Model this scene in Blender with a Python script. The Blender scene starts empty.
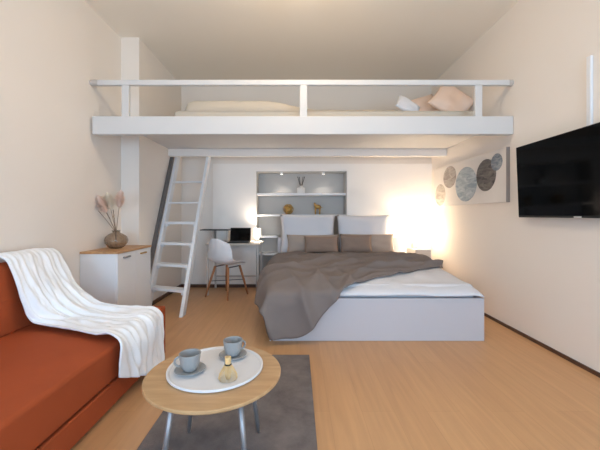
import bpy, bmesh, math, random
from mathutils import Vector, Matrix, noise

random.seed(7)
scene = bpy.context.scene
COL = scene.collection
PI = math.pi

# ------------------------------------------------------------------ helpers
ORIGIN = {}


def lin(c):
    c = c / 255.0
    return c / 12.92 if c <= 0.04045 else ((c + 0.055) / 1.055) ** 2.4


def rgb(r, g, b):
    return (lin(r), lin(g), lin(b), 1.0)


def mat(name, col, rough=0.6, metal=0.0, var=0.06, scale=8.0, bump=0.0, bscale=120.0, spec=0.5, sheen=0.0,
        stretch=(1, 1, 1), trans=0.0, ior=1.45, emit=None, estr=0.0):
    m = bpy.data.materials.new(name)
    m.use_nodes = True
    nt = m.node_tree
    b = nt.nodes['Principled BSDF']
    tc = nt.nodes.new('ShaderNodeTexCoord')
    mp = nt.nodes.new('ShaderNodeMapping')
    mp.inputs['Scale'].default_value = stretch
    nt.links.new(tc.outputs['Object'], mp.inputs['Vector'])
    n = nt.nodes.new('ShaderNodeTexNoise')
    n.inputs['Scale'].default_value = scale
    n.inputs['Detail'].default_value = 4
    nt.links.new(mp.outputs['Vector'], n.inputs['Vector'])
    mix = nt.nodes.new('ShaderNodeMix')
    mix.data_type = 'RGBA'
    lo = tuple(max(0, c * (1 - var)) for c in col[:3]) + (1,)
    hi = tuple(min(1, c * (1 + var)) for c in col[:3]) + (1,)
    mix.inputs[6].default_value = lo
    mix.inputs[7].default_value = hi
    nt.links.new(n.outputs['Fac'], mix.inputs[0])
    nt.links.new(mix.outputs[2], b.inputs['Base Color'])
    b.inputs['Roughness'].default_value = rough
    b.inputs['Metallic'].default_value = metal
    b.inputs['Specular IOR Level'].default_value = spec
    b.inputs['IOR'].default_value = ior
    b.inputs['Transmission Weight'].default_value = trans
    if sheen:
        b.inputs['Sheen Weight'].default_value = sheen
    if bump:
        n2 = nt.nodes.new('ShaderNodeTexNoise')
        n2.inputs['Scale'].default_value = bscale
        n2.inputs['Detail'].default_value = 3
        nt.links.new(mp.outputs['Vector'], n2.inputs['Vector'])
        bp = nt.nodes.new('ShaderNodeBump')
        bp.inputs['Strength'].default_value = bump
        bp.inputs['Distance'].default_value = 0.004
        nt.links.new(n2.outputs['Fac'], bp.inputs['Height'])
        nt.links.new(bp.outputs['Normal'], b.inputs['Normal'])
    if emit:
        b.inputs['Emission Color'].default_value = emit
        b.inputs['Emission Strength'].default_value = estr
    return m


def wood(name, c1, c2, scale=3.0, stretch=(1, 12, 12), rough=0.45):
    m = bpy.data.materials.new(name)
    m.use_nodes = True
    nt = m.node_tree
    b = nt.nodes['Principled BSDF']
    tc = nt.nodes.new('ShaderNodeTexCoord')
    mp = nt.nodes.new('ShaderNodeMapping')
    mp.inputs['Scale'].default_value = stretch
    n = nt.nodes.new('ShaderNodeTexNoise')
    n.inputs['Scale'].default_value = scale
    n.inputs['Detail'].default_value = 6
    n.inputs['Distortion'].default_value = 0.4
    cr = nt.nodes.new('ShaderNodeValToRGB')
    cr.color_ramp.elements[0].position = 0.3
    cr.color_ramp.elements[0].color = c1
    cr.color_ramp.elements[1].position = 0.7
    cr.color_ramp.elements[1].color = c2
    nt.links.new(tc.outputs['Object'], mp.inputs['Vector'])
    nt.links.new(mp.outputs['Vector'], n.inputs['Vector'])
    nt.links.new(n.outputs['Fac'], cr.inputs['Fac'])
    nt.links.new(cr.outputs['Color'], b.inputs['Base Color'])
    b.inputs['Roughness'].default_value = rough
    return m


def floor_mat():
    m = bpy.data.materials.new('laminate')
    m.use_nodes = True
    nt = m.node_tree
    b = nt.nodes['Principled BSDF']
    tc = nt.nodes.new('ShaderNodeTexCoord')
    mp = nt.nodes.new('ShaderNodeMapping')
    mp.inputs['Rotation'].default_value = (0, 0, PI / 2)
    nt.links.new(tc.outputs['Object'], mp.inputs['Vector'])
    br = nt.nodes.new('ShaderNodeTexBrick')
    br.inputs['Scale'].default_value = 1.0
    br.inputs['Brick Width'].default_value = 1.25
    br.inputs['Row Height'].default_value = 0.19
    br.inputs['Mortar Size'].default_value = 0.0012
    br.inputs['Mortar Smooth'].default_value = 0.6
    br.inputs['Color1'].default_value = rgb(196, 150, 106)
    br.inputs['Color2'].default_value = rgb(201, 155, 110)
    br.inputs['Mortar'].default_value = rgb(182, 138, 96)
    nt.links.new(mp.outputs['Vector'], br.inputs['Vector'])
    mp2 = nt.nodes.new('ShaderNodeMapping')
    mp2.inputs['Scale'].default_value = (14, 0.9, 1)
    nt.links.new(tc.outputs['Object'], mp2.inputs['Vector'])
    n = nt.nodes.new('ShaderNodeTexNoise')
    n.inputs['Scale'].default_value = 2.0
    n.inputs['Detail'].default_value = 6
    n.inputs['Distortion'].default_value = 0.6
    nt.links.new(mp2.outputs['Vector'], n.inputs['Vector'])
    cr = nt.nodes.new('ShaderNodeValToRGB')
    cr.color_ramp.elements[0].position = 0.3
    cr.color_ramp.elements[0].color = (0.93, 0.92, 0.91, 1)
    cr.color_ramp.elements[1].position = 0.7
    cr.color_ramp.elements[1].color = (1.06, 1.05, 1.04, 1)
    nt.links.new(n.outputs['Fac'], cr.inputs['Fac'])
    mul = nt.nodes.new('ShaderNodeMix')
    mul.data_type = 'RGBA'
    mul.blend_type = 'MULTIPLY'
    mul.inputs[0].default_value = 1.0
    nt.links.new(br.outputs['Color'], mul.inputs[6])
    nt.links.new(cr.outputs['Color'], mul.inputs[7])
    nt.links.new(mul.outputs[2], b.inputs['Base Color'])
    b.inputs['Roughness'].default_value = 0.40
    return m


def rug_mat():
    m = bpy.data.materials.new('rug_pile')
    m.use_nodes = True
    nt = m.node_tree
    b = nt.nodes['Principled BSDF']
    tc = nt.nodes.new('ShaderNodeTexCoord')
    n = nt.nodes.new('ShaderNodeTexNoise')
    n.inputs['Scale'].default_value = 5.0
    n.inputs['Detail'].default_value = 8
    n.inputs['Roughness'].default_value = 0.7
    nt.links.new(tc.outputs['Object'], n.inputs['Vector'])
    cr = nt.nodes.new('ShaderNodeValToRGB')
    cr.color_ramp.elements[0].position = 0.3
    cr.color_ramp.elements[0].color = rgb(92, 84, 82)
    cr.color_ramp.elements[1].position = 0.7
    cr.color_ramp.elements[1].color = rgb(132, 122, 118)
    nt.links.new(n.outputs['Fac'], cr.inputs['Fac'])
    nt.links.new(cr.outputs['Color'], b.inputs['Base Color'])
    b.inputs['Roughness'].default_value = 0.95
    n2 = nt.nodes.new('ShaderNodeTexNoise')
    n2.inputs['Scale'].default_value = 260
    nt.links.new(tc.outputs['Object'], n2.inputs['Vector'])
    bp = nt.nodes.new('ShaderNodeBump')
    bp.inputs['Strength'].default_value = 0.6
    bp.inputs['Distance'].default_value = 0.006
    nt.links.new(n2.outputs['Fac'], bp.inputs['Height'])
    nt.links.new(bp.outputs['Normal'], b.inputs['Normal'])
    return m


def stripe_disc_mat(name, c1, c2, scale):
    m = bpy.data.materials.new(name)
    m.use_nodes = True
    nt = m.node_tree
    b = nt.nodes['Principled BSDF']
    tc = nt.nodes.new('ShaderNodeTexCoord')
    w = nt.nodes.new('ShaderNodeTexNoise')
    w.inputs['Scale'].default_value = scale
    w.inputs['Detail'].default_value = 5
    w.inputs['Distortion'].default_value = 0.8
    mp = nt.nodes.new('ShaderNodeMapping')
    mp.inputs['Scale'].default_value = (1, 1.0, 3.0)
    mp.inputs['Rotation'].default_value = (0.9, 0, 0)
    nt.links.new(tc.outputs['Object'], mp.inputs['Vector'])
    nt.links.new(mp.outputs['Vector'], w.inputs['Vector'])
    cr = nt.nodes.new('ShaderNodeValToRGB')
    cr.color_ramp.elements[0].position = 0.35
    cr.color_ramp.elements[0].color = c1
    cr.color_ramp.elements[1].position = 0.65
    cr.color_ramp.elements[1].color = c2
    nt.links.new(w.outputs['Fac'], cr.inputs['Fac'])
    nt.links.new(cr.outputs['Color'], b.inputs['Base Color'])
    b.inputs['Roughness'].default_value = 0.7
    return m


def box(bm, x0, x1, y0, y1, z0, z1):
    vs = [bm.verts.new(p) for p in ((x0, y0, z0), (x1, y0, z0), (x1, y1, z0), (x0, y1, z0),
                                    (x0, y0, z1), (x1, y0, z1), (x1, y1, z1), (x0, y1, z1))]
    for f in ((0, 3, 2, 1), (4, 5, 6, 7), (0, 1, 5, 4), (1, 2, 6, 5), (2, 3, 7, 6), (3, 0, 4, 7)):
        bm.faces.new([vs[i] for i in f])
    return vs


def beam_between(bm, p0, p1, side, w, t):
    """rectangular bar from p0 to p1; side = unit vector for the width w; t = thickness along the other axis"""
    p0, p1, side = Vector(p0), Vector(p1), Vector(side).normalized()
    ax = (p1 - p0).normalized()
    nrm = ax.cross(side).normalized()
    vs = []
    for p in (p0, p1):
        for a, b in ((-1, -1), (1, -1), (1, 1), (-1, 1)):
            vs.append(bm.verts.new(p + side * a * w / 2 + nrm * b * t / 2))
    for f in ((3, 2, 1, 0), (4, 5, 6, 7), (0, 1, 5, 4), (1, 2, 6, 5), (2, 3, 7, 6), (3, 0, 4, 7)):
        bm.faces.new([vs[i] for i in f])


def tube(bm, pts, radii, seg=10, cap=True):
    pts = [Vector(p) for p in pts]
    if not hasattr(radii, '__len__'):
        radii = [radii] * len(pts)
    rings = []
    prev = None
    for i, p in enumerate(pts):
        d = (pts[min(i + 1, len(pts) - 1)] - pts[max(i - 1, 0)]).normalized()
        if prev is None:
            a = d.orthogonal().normalized()
        else:
            a = (prev - d * prev.dot(d)).normalized()
        prev = a
        b = d.cross(a)
        rings.append([bm.verts.new(p + (a * math.cos(2 * PI * k / seg) + b * math.sin(2 * PI * k / seg)) * radii[i])
                      for k in range(seg)])
    for r0, r1 in zip(rings, rings[1:]):
        for k in range(seg):
            bm.faces.new((r0[k], r0[(k + 1) % seg], r1[(k + 1) % seg], r1[k]))
    if cap:
        bm.faces.new(list(reversed(rings[0])))
        bm.faces.new(rings[-1])


def lathe(bm, prof, seg=32, c=(0, 0, 0), wob=None):
    rings = []
    for r, z in prof:
        if r < 1e-6:
            rings.append([bm.verts.new((c[0], c[1], c[2] + z))])
        else:
            ring = []
            for k in range(seg):
                a = 2 * PI * k / seg
                rr = r * (wob(a, z) if wob else 1)
                ring.append(bm.verts.new((c[0] + rr * math.cos(a), c[1] + rr * math.sin(a), c[2] + z)))
            rings.append(ring)
    for r0, r1 in zip(rings, rings[1:]):
        for k in range(seg):
            k2 = (k + 1) % seg
            if len(r0) == 1 and len(r1) == 1:
                continue
            if len(r0) == 1:
                bm.faces.new((r0[0], r1[k2], r1[k]))
            elif len(r1) == 1:
                bm.faces.new((r0[k], r0[k2], r1[0]))
            else:
                bm.faces.new((r0[k], r0[k2], r1[k2], r1[k]))


def grid(bm, P, closed=False):
    vs = [[bm.verts.new(p) for p in row] for row in P]
    for i in range(len(vs) - 1):
        for j in range(len(vs[0]) - 1):
            bm.faces.new((vs[i][j], vs[i][j + 1], vs[i + 1][j + 1], vs[i + 1][j]))
    return vs


def displace(P, fn):
    n, m = len(P), len(P[0])
    out = []
    for i in range(n):
        row = []
        for j in range(m):
            du = P[min(i + 1, n - 1)][j] - P[max(i - 1, 0)][j]
            dv = P[i][min(j + 1, m - 1)] - P[i][max(j - 1, 0)]
            nn = du.cross(dv)
            nn = nn.normalized() if nn.length > 1e-9 else Vector((0, 0, 1))
            row.append(P[i][j] + nn * fn(i / (n - 1), j / (m - 1)))
        out.append(row)
    return out


def poly(pts, t):
    """piecewise linear interpolation over the points with chord length parameter t"""
    pts = [Vector(p) for p in pts]
    L = [0]
    for a, b in zip(pts, pts[1:]):
        L.append(L[-1] + (b - a).length)
    s = t * L[-1]
    for i in range(len(pts) - 1):
        if s <= L[i + 1] + 1e-9:
            f = (s - L[i]) / max(1e-9, L[i + 1] - L[i])
            return pts[i].lerp(pts[i + 1], min(1, max(0, f)))
    return pts[-1]


def smooth_poly(pts, t, k=0.06):
    acc = None
    for d in (-1, -0.5, 0, 0.5, 1):
        tt = t + d * k * min(1, t / k if k else 1, (1 - t) / k if k else 1)
        p = poly(pts, min(1, max(0, tt)))
        acc = p if acc is None else acc + p
    return acc / 5


def obj(name, bm, m, parent=None, smooth=False, bevel=0.0, bseg=2, local=False, sub=0, solid=0.0, soff=-1.0, recalc=True):
    if recalc:
        bmesh.ops.recalc_face_normals(bm, faces=bm.faces)
    o_ = Vector((0, 0, 0))
    if parent is not None:
        o_ = ORIGIN.get(parent.name, Vector((0, 0, 0)))
    if not local and o_.length > 0:
        bmesh.ops.translate(bm, verts=bm.verts, vec=-o_)
    me = bpy.data.meshes.new(name)
    bm.to_mesh(me)
    bm.free()
    if smooth:
        for p in me.polygons:
            p.use_smooth = True
    me.materials.append(m)
    o = bpy.data.objects.new(name, me)
    COL.objects.link(o)
    if parent is not None:
        o.parent = parent
        ORIGIN[o.name] = o_ if not local else Vector((0, 0, 0))
    if solid:
        md = o.modifiers.new('Solidify', 'SOLIDIFY')
        md.thickness = solid
        md.offset = soff
    if bevel:
        md = o.modifiers.new('Bevel', 'BEVEL')
        md.width = bevel
        md.segments = bseg
        md.limit_method = 'ANGLE'
        md.angle_limit = 0.6
    if sub:
        md = o.modifiers.new('Subsurf', 'SUBSURF')
        md.levels = sub
        md.render_levels = sub
    return o


def thing(name, label, cat, loc=(0, 0, 0), rz=0.0, group=None):
    o = bpy.data.objects.new(name, None)
    COL.objects.link(o)
    o.location = loc
    o.rotation_euler = (0, 0, rz)
    o.empty_display_size = 0.1
    ORIGIN[o.name] = Vector(loc)
    return tag(o, label, cat, group)


def tag(o, label, cat, group=None):
    o['label'] = label
    o['category'] = cat
    if group:
        o['group'] = group
    return o


def single(name, bm, m, label, cat, loc, group=None, **kw):
    """a thing that is one mesh, built in world coordinates, its origin moved to loc"""
    bmesh.ops.translate(bm, verts=bm.verts, vec=-Vector(loc))
    o = obj(name, bm, m, **kw)
    o.location = loc
    return tag(o, label, cat, group)


def struct(name, bm, m, **kw):
    o = obj(name, bm, m, **kw)
    o['kind'] = 'structure'
    return o


def copy_tree(o, parent=None):
    c = o.copy()
    COL.objects.link(c)
    c.parent = parent
    for ch in list(o.children):
        copy_tree(ch, c)
    return c


def B(*a):
    bm = bmesh.new()
    if a:
        box(bm, *a)
    return bm


# ------------------------------------------------------------------ camera: one level view along +Y
# x_pixel = 297 + 320 * X / Y ; y_pixel = 215 - 320 * (Z - 1.15) / Y
CAMZ = 1.15
cam_d = bpy.data.cameras.new('camera')
cam = bpy.data.objects.new('camera', cam_d)
COL.objects.link(cam)
cam.location = (0, 0, CAMZ)
cam.rotation_euler = (PI / 2, 0, 0)
cam_d.sensor_width = 36
cam_d.lens = 320 / 600 * 36
cam_d.shift_x = 3 / 600
cam_d.shift_y = -10 / 600
cam_d.clip_start = 0.02
scene.camera = cam

# ------------------------------------------------------------------ materials
M_wall = mat('wall_paint', rgb(239, 230, 221), rough=0.85, var=0.012, scale=2, bump=0.05, bscale=300, spec=0.2)
M_ceil = mat('ceiling_paint', rgb(246, 236, 222), rough=0.9, var=0.01, scale=2, spec=0.2)
M_white = mat('white_lacquer', rgb(234, 234, 236), rough=0.42, var=0.01, scale=3)
M_panel = mat('white_panel', rgb(246, 240, 234), rough=0.5, var=0.01, scale=3)
M_grey = mat('alcove_grey', rgb(194, 190, 185), rough=0.8, var=0.02, scale=3)
M_floor = floor_mat()
M_base = wood('dark_skirting', rgb(70, 45, 32), rgb(100, 66, 46), stretch=(4, 4, 20))
M_oak = wood('light_oak', rgb(176, 138, 96), rgb(196, 158, 116), scale=2.5, stretch=(2, 14, 10), rough=0.42)
M_oak2 = wood('oak_top', rgb(186, 138, 92), rgb(208, 162, 114), scale=2.5, stretch=(14, 2, 10), rough=0.42)
M_leg = wood('beech_leg', rgb(160, 104, 66), rgb(186, 128, 86), scale=3, stretch=(14, 14, 2))
M_terra = mat('terracotta_fabric', rgb(164, 78, 44), rough=0.8, var=0.10, scale=6, bump=0.25, bscale=500, spec=0.2)
M_throw = mat('white_throw', rgb(246, 247, 250), rough=0.9, var=0.02, scale=10, bump=0.35, bscale=260, spec=0.15)
M_sheet = mat('white_linen', rgb(222, 221, 225), rough=0.85, var=0.015, scale=6, bump=0.2, bscale=180, spec=0.2)
M_taupe = mat('taupe_blanket', rgb(128, 118, 114), rough=0.95, var=0.05, scale=14, bump=0.4, bscale=320, spec=0.1)
M_pil_l = mat('taupe_pillow', rgb(176, 160, 148), rough=0.9, var=0.03, scale=10, bump=0.2, bscale=300, spec=0.15)
M_pil_d = mat('brown_pillow', rgb(150, 128, 114), rough=0.9, var=0.03, scale=10, bump=0.2, bscale=300, spec=0.15)
M_pink = mat('blush_pillow', rgb(234, 208, 190), rough=0.9, var=0.03, scale=8, spec=0.15)
M_loft_bed = mat('beige_bedding', rgb(206, 194, 178), rough=0.9, var=0.03, scale=6, spec=0.15)
M_metal = mat('grey_metal', rgb(150, 148, 150), rough=0.4, metal=0.6, var=0.03)
M_dmetal = mat('dark_metal', rgb(70, 66, 66), rough=0.5, metal=0.3, var=0.03)
M_strip = mat('strip_grey', rgb(104, 98, 96), rough=0.5, var=0.04)
M_black = mat('black_plastic', rgb(16, 16, 17), rough=0.4, var=0.02)
M_screen = mat('black_glass', rgb(4, 4, 5), rough=0.07, var=0.0, spec=0.12)
M_laptop = mat('laptop_black', rgb(30, 28, 28), rough=0.45, var=0.03)
M_key = mat('laptop_grey', rgb(90, 90, 92), rough=0.5, var=0.03)
M_cup = mat('grey_glaze', rgb(150, 149, 148), rough=0.3, var=0.05, scale=20)
M_tray = mat('white_tray', rgb(218, 216, 217), rough=0.5, var=0.01)
M_bamboo = wood('bamboo', rgb(206, 166, 108), rgb(232, 204, 156), scale=6, stretch=(6, 6, 1))
M_gold = mat('gold', rgb(196, 158, 92), rough=0.35, metal=0.7, var=0.1, scale=30)
M_ceramic = mat('white_ceramic', rgb(236, 232, 228), rough=0.35, var=0.01)
M_reed = mat('black_reed', rgb(40, 34, 32), rough=0.8, var=0.05)
M_vase = mat('smoky_glass', rgb(222, 208, 192), rough=0.06, var=0.12, scale=14, trans=0.92, ior=1.45)
M_stem = mat('dry_stem', rgb(122, 96, 78), rough=0.9, var=0.1)
M_pl_c = mat('cream_plume', rgb(252, 238, 218), rough=1.0, var=0.06, spec=0.05)
M_pl_p = mat('pink_plume', rgb(252, 228, 214), rough=1.0, var=0.06, spec=0.05)
M_shell = mat('white_shell', rgb(236, 236, 238), rough=0.4, var=0.01)
M_desk = wood('desk_top', rgb(196, 182, 166), rgb(212, 200, 186), stretch=(2, 14, 10))
M_shade = mat('lamp_shade_lit', rgb(250, 240, 225), rough=0.9, var=0.0, emit=(1.0, 0.80, 0.55, 1), estr=12)
M_shade2 = mat('desk_shade_lit', rgb(250, 246, 240), rough=0.9, var=0.0, emit=(1.0, 0.88, 0.72, 1), estr=3.0)
M_lampc = mat('ceiling_globe_lit', rgb(250, 240, 225), rough=0.6, var=0.0, emit=(1.0, 0.81, 0.57, 1), estr=46)
M_spot = mat('spot_lit', rgb(250, 246, 240), rough=0.6, var=0.0, emit=(1.0, 0.9, 0.78, 1), estr=3)
M_canvas = mat('canvas', rgb(226, 220, 214), rough=0.85, var=0.04, scale=5, bump=0.2, bscale=400)
M_edge = mat('canvas_edge', rgb(150, 144, 142), rough=0.85, var=0.04)
M_rug = rug_mat()
M_lampb = mat('lamp_base_wood', rgb(214, 190, 158), rough=0.6, var=0.05)
M_night = mat('nightstand_grey', rgb(196, 188, 182), rough=0.5, var=0.02)
M_silver = mat('silver_badge', rgb(215, 212, 208), rough=0.3, metal=0.3, var=0.0)

M_loft = mat('loft_paint', rgb(212, 210, 209), rough=0.5, var=0.01, scale=3)
M_bed = mat('bed_lacquer', rgb(194, 190, 194), rough=0.42, var=0.01, scale=3)

# ------------------------------------------------------------------ room shell
XL, XR, YB, YF, ZC = -2.06, 2.15, 5.12, -1.2, 3.23
XS = -1.85       # left wall beyond the step
YS = 3.75        # where the step stands

struct('floor', B(XL - 0.1, XR + 0.1, YF - 0.1, YB + 0.4, -0.1, 0), M_floor)
struct('ceiling', B(XL - 0.1, XR + 0.1, YF - 0.1, YB + 0.4, ZC, ZC + 0.1), M_ceil)
struct('wall_left', B(XL - 0.1, XL, YF, YB + 0.4, 0, ZC), M_wall)
struct('wall_left_step', B(XL, XS, YS, YB, 0, ZC), M_wall)
struct('wall_right', B(XR, XR + 0.1, YF, YB + 0.4, 0, ZC), M_wall)
AX0, AX1, AZ = -0.652, 0.795, 1.85      # alcove opening
bm = B(XL, AX0, YB, YB + 0.3, 0, ZC)
box(bm, AX1, XR, YB, YB + 0.3, 0, ZC)
box(bm, AX0, AX1, YB, YB + 0.3, AZ, ZC)
struct('wall_back', bm, M_wall)
bm = B(AX0, AX1, YB + 0.24, YB + 0.30, 0, AZ)
box(bm, AX0, AX0 + 0.012, YB + 0.0, YB + 0.24, 0, AZ)
box(bm, AX1 - 0.012, AX1, YB + 0.0, YB + 0.24, 0, AZ)
box(bm, AX0, AX1, YB + 0.0, YB + 0.24, AZ - 0.012, AZ)
struct('wall_alcove', bm, M_grey)
# thin white panelling on the lower back wall
PT = 1.966
bm = B(-1.34, AX0, YB - 0.03, YB, 0.045, PT)
box(bm, AX1, XR, YB - 0.03, YB, 0.045, PT)
box(bm, AX0, AX1, YB - 0.03, YB, AZ, PT)
struct('trim_1', bm, M_panel)
struct('baseboard_back', B(XS, AX0, YB - 0.045, YB - 0.03, 0, 0.05), M_base)
struct('baseboard_left', B(XS, XS + 0.015, YS + 0.05, YB - 0.05, 0, 0.05), M_base)
struct('baseboard_right', B(XR - 0.012, XR, YF, YB - 0.03, 0, 0.03), M_base)
# rear wall behind the camera, with two windows; right one added for blue light
WZ0, WZ1 = 0.3, 2.1
WINS = ((-1.95, -0.55), (0.6, 1.9))  # second opening is unseen, added as another blue source
bm = B(XL, WINS[0][0], YF - 0.3, YF, 0, ZC)
box(bm, WINS[0][1], WINS[1][0], YF - 0.3, YF, 0, ZC)
box(bm, WINS[1][1], XR, YF - 0.3, YF, 0, ZC)
for a, b in WINS:
    box(bm, a, b, YF - 0.3, YF, 0, WZ0)
    box(bm, a, b, YF - 0.3, YF, WZ1, ZC)
struct('wall_rear', bm, M_wall)
for i, (a, b) in enumerate(WINS):
    bm = B(a, b, YF - 0.2, YF - 0.14, WZ0, WZ0 + 0.06)
    box(bm, a, b, YF - 0.2, YF - 0.14, WZ1 - 0.06, WZ1)
    box(bm, a, a + 0.06, YF - 0.2, YF - 0.14, WZ0, WZ1)
    box(bm, b - 0.06, b, YF - 0.2, YF - 0.14, WZ0, WZ1)
    box(bm, (a + b) / 2 - 0.04, (a + b) / 2 + 0.04, YF - 0.2, YF - 0.14, WZ0, WZ1)
    struct('unseen_window_%d' % (i + 1), bm, M_white, bevel=0.006)

# ------------------------------------------------------------------ loft platform with guard rail
loft = thing('loft_platform', 'white loft platform spanning the room with a low guard rail above the bed', 'loft', (0, 3.2, 0))
obj('front_beam', B(-2.03, 2.145, 3.17, 3.25, 1.95, 2.13), M_loft, loft, bevel=0.006)
bm = B(XL + 0.005, XR - 0.005, 3.25, YS - 0.005, 2.10, 2.15)
box(bm, XS + 0.005, XR - 0.005, YS - 0.005, YB - 0.005, 2.10, 2.15)
obj('deck', bm, M_loft, loft)
obj('rear_beam', B(XS + 0.005, XR - 0.005, 4.58, 4.66, 1.995, 2.10), M_panel, loft, bevel=0.004)  # lighter white than the front beam; lamp light put into its colour
obj('handrail', B(-1.99, 2.12, 3.18, 3.225, 2.443, 2.497), M_loft, loft, bevel=0.008)
for x in (-1.71, 0.065, 1.81):
    obj('post', B(x - 0.036, x + 0.036, 3.185, 3.22, 2.13, 2.443), M_loft, loft, bevel=0.004)
for x0, x1 in ((-2.058, -1.985), (2.115, 2.148)):
    bm = bmesh.new()
    tube(bm, [(x0, 3.2, 2.47), (x1, 3.2, 2.47)], 0.031, 16)
    obj('rail_mount', bm, M_night, loft, smooth=False)


# ------------------------------------------------------------------ soft shapes
def pillow_bm(w, h, t, n=22, seed=0, pinch=0.06):
    """upright pillow, width along x, height along z (0..h), thickness along y"""
    bm = bmesh.new()
    rnd = Vector((seed * 3.1, seed * 1.7, 0))
    sides = []
    for s in (-1, 1):
        P = []
        for i in range(n + 1):
            row = []
            for j in range(n + 1):
                u, v = -1 + 2 * i / n, -1 + 2 * j / n
                prof = max(0.0, (1 - abs(u) ** 2.6)) ** 0.55 * max(0.0, (1 - abs(v) ** 2.6)) ** 0.55
                k = 1 - pinch * (1 - abs(v) ** 2) * abs(u) ** 3
                k2 = 1 - pinch * (1 - abs(u) ** 2) * abs(v) ** 3
                wr = noise.noise(Vector((u * 2.1, v * 2.1, s * 0.5)) + rnd) * 0.12 * t * prof
                row.append(Vector((u * w / 2 * k, s * t / 2 * prof + wr, h / 2 + v * h / 2 * k2)))
            P.append(row)
        sides.append(grid(bm, P))
    bmesh.ops.remove_doubles(bm, verts=bm.verts, dist=1e-5)
    return bm


def pillow(name, w, h, t, loc, tilt, rz, m, label, cat, group=None, seed=0, roll=0.0):
    o = obj(name, pillow_bm(w, h, t, seed=seed), m, smooth=True)
    o.location = loc
    o.rotation_euler = (tilt, roll, rz)
    return tag(o, label, cat, group)


# ------------------------------------------------------------------ loft bedding
def mound(x0, x1, y0, y1, z0, hfn, nx=90, ny=50):
    bm = bmesh.new()
    P = []
    for i in range(nx + 1):
        row = []
        for j in range(ny + 1):
            u, v = i / nx, j / ny
            e = min(1, max(0, 1 - abs(2 * u - 1) ** 40)) ** 0.5 * min(1, max(0, 1 - abs(2 * v - 1) ** 24)) ** 0.5
            x, y = x0 + (x1 - x0) * u, y0 + (y1 - y0) * v
            row.append(Vector((x, y, z0 + hfn(x, y) * e)))
        P.append(row)
    vs = grid(bm, P)
    return bm


single('loft_mattress', B(-1.35, 2.0, 3.5, 4.95, 2.151, 2.30), M_loft_bed,
       'low beige mattress lying on the loft deck behind the guard rail', 'mattress', (0.3, 4.2, 2.151), bevel=0.04, bseg=4)


def lh(x, y):
    t = min(1, max(0, (0.25 - x) / 0.6))
    return 0.03 + 0.11 * t * t * (3 - 2 * t) + 0.008 * noise.noise(Vector((x * 3, y * 3, 2)))


single('loft_duvet', mound(-1.25, 1.15, 3.55, 4.9, 2.302, lh), M_loft_bed,
       'beige duvet bunched on the loft mattress left of the middle post', 'duvet', (-0.4, 4.2, 2.302), smooth=True)
pillow('pillow', 0.46, 0.40, 0.15, (1.76, 3.86, 2.375), -0.28, -0.15, M_pink,
       'blush pink pillow standing on the loft beside the right post', 'pillow', 'loft pillows', seed=3, roll=0.65)
pillow('pillow', 0.46, 0.36, 0.13, (1.68, 4.12, 2.36), -0.3, 0.1, M_pink,
       'blush pink pillow behind the other one on the loft', 'pillow', 'loft pillows', seed=4, roll=-0.3)
pillow('pillow', 0.3, 0.22, 0.09, (1.27, 3.72, 2.345), -0.5, 0.1, M_sheet,
       'small white pillow corner on the loft left of the pink pillows', 'pillow', 'loft pillows', seed=5, roll=0.5)

# ------------------------------------------------------------------ ladder
LY0, LY1 = 3.64, 4.77     # foot and head of the right stile
lad = thing('loft_ladder', 'white wooden ladder leaning up to the loft with flat treads', 'ladder', (-1.54, 3.64, 0))
Lf, Lt = Vector((-1.78, LY0 + 0.16, 0.0)), Vector((-1.78, LY1 + 0.05, 2.094))
Rf, Rt = Vector((-1.305, LY0, 0.0)), Vector((-1.305, LY1, 2.094))
for p0, p1 in ((Lf, Lt), (Rf, Rt)):
    bm = bmesh.new()
    d = 0.055
    vs = [bm.verts.new(p) for p in (
        p0 + Vector((-0.02, -d, 0)), p0 + Vector((0.02, -d, 0)), p0 + Vector((0.02, d, 0)), p0 + Vector((-0.02, d, 0)),
        p1 + Vector((-0.02, -d, 0)), p1 + Vector((0.02, -d, 0)), p1 + Vector((0.02, d, 0)), p1 + Vector((-0.02, d, 0)))]
    for f in ((0, 3, 2, 1), (4, 5, 6, 7), (0, 1, 5, 4), (1, 2, 6, 5), (2, 3, 7, 6), (3, 0, 4, 7)):
        bm.faces.new([vs[i] for i in f])
    obj('stile', bm, M_white, lad, bevel=0.004)
for z in (0.274, 0.543, 0.797, 1.06, 1.325, 1.624):
    t = z / 2.09
    a, b = Lf.lerp(Lt, t), Rf.lerp(Rt, t)
    bm = bmesh.new()
    w = 0.065 if z < 1.2 else 0.045
    th = 0.034 if z < 1.2 else 0.022
    ax = a + Vector((0.022, 0, 0))
    bx = b - Vector((0.022, 0, 0))
    vs = []
    for zz in (-th, 0):
        for p, sy in ((ax, -w), (bx, -w), (bx, w), (ax, w)):
            vs.append(bm.verts.new(p + Vector((0, sy, zz))))
    for f in ((0, 3, 2, 1), (4, 5, 6, 7), (0, 1, 5, 4), (1, 2, 6, 5), (2, 3, 7, 6), (3, 0, 4, 7)):
        bm.faces.new([vs[i] for i in f])
    tr = obj('tread', bm, M_white, lad, bevel=0.004)
    if z < 1.2:
        for p, s in ((ax, 1), (bx, -1)):
            bm = B(p.x + (0 if s > 0 else -0.03), p.x + (0.03 if s > 0 else 0), p.y - 0.045, p.y + 0.03, p.z - th - 0.03, p.z - th)
            obj('bracket', bm, M_white, tr, bevel=0.004)
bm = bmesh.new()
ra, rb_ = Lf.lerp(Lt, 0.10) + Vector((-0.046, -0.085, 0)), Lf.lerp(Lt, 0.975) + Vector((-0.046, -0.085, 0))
beam_between(bm, ra, rb_, (1, 0, 0), 0.044, 0.05)  # plain dark grey strip along the outside of the left stile
o = obj('dark_strip', bm, M_strip, lad, bevel=0.004)
o['label'] = 'dark grey strip'

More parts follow.
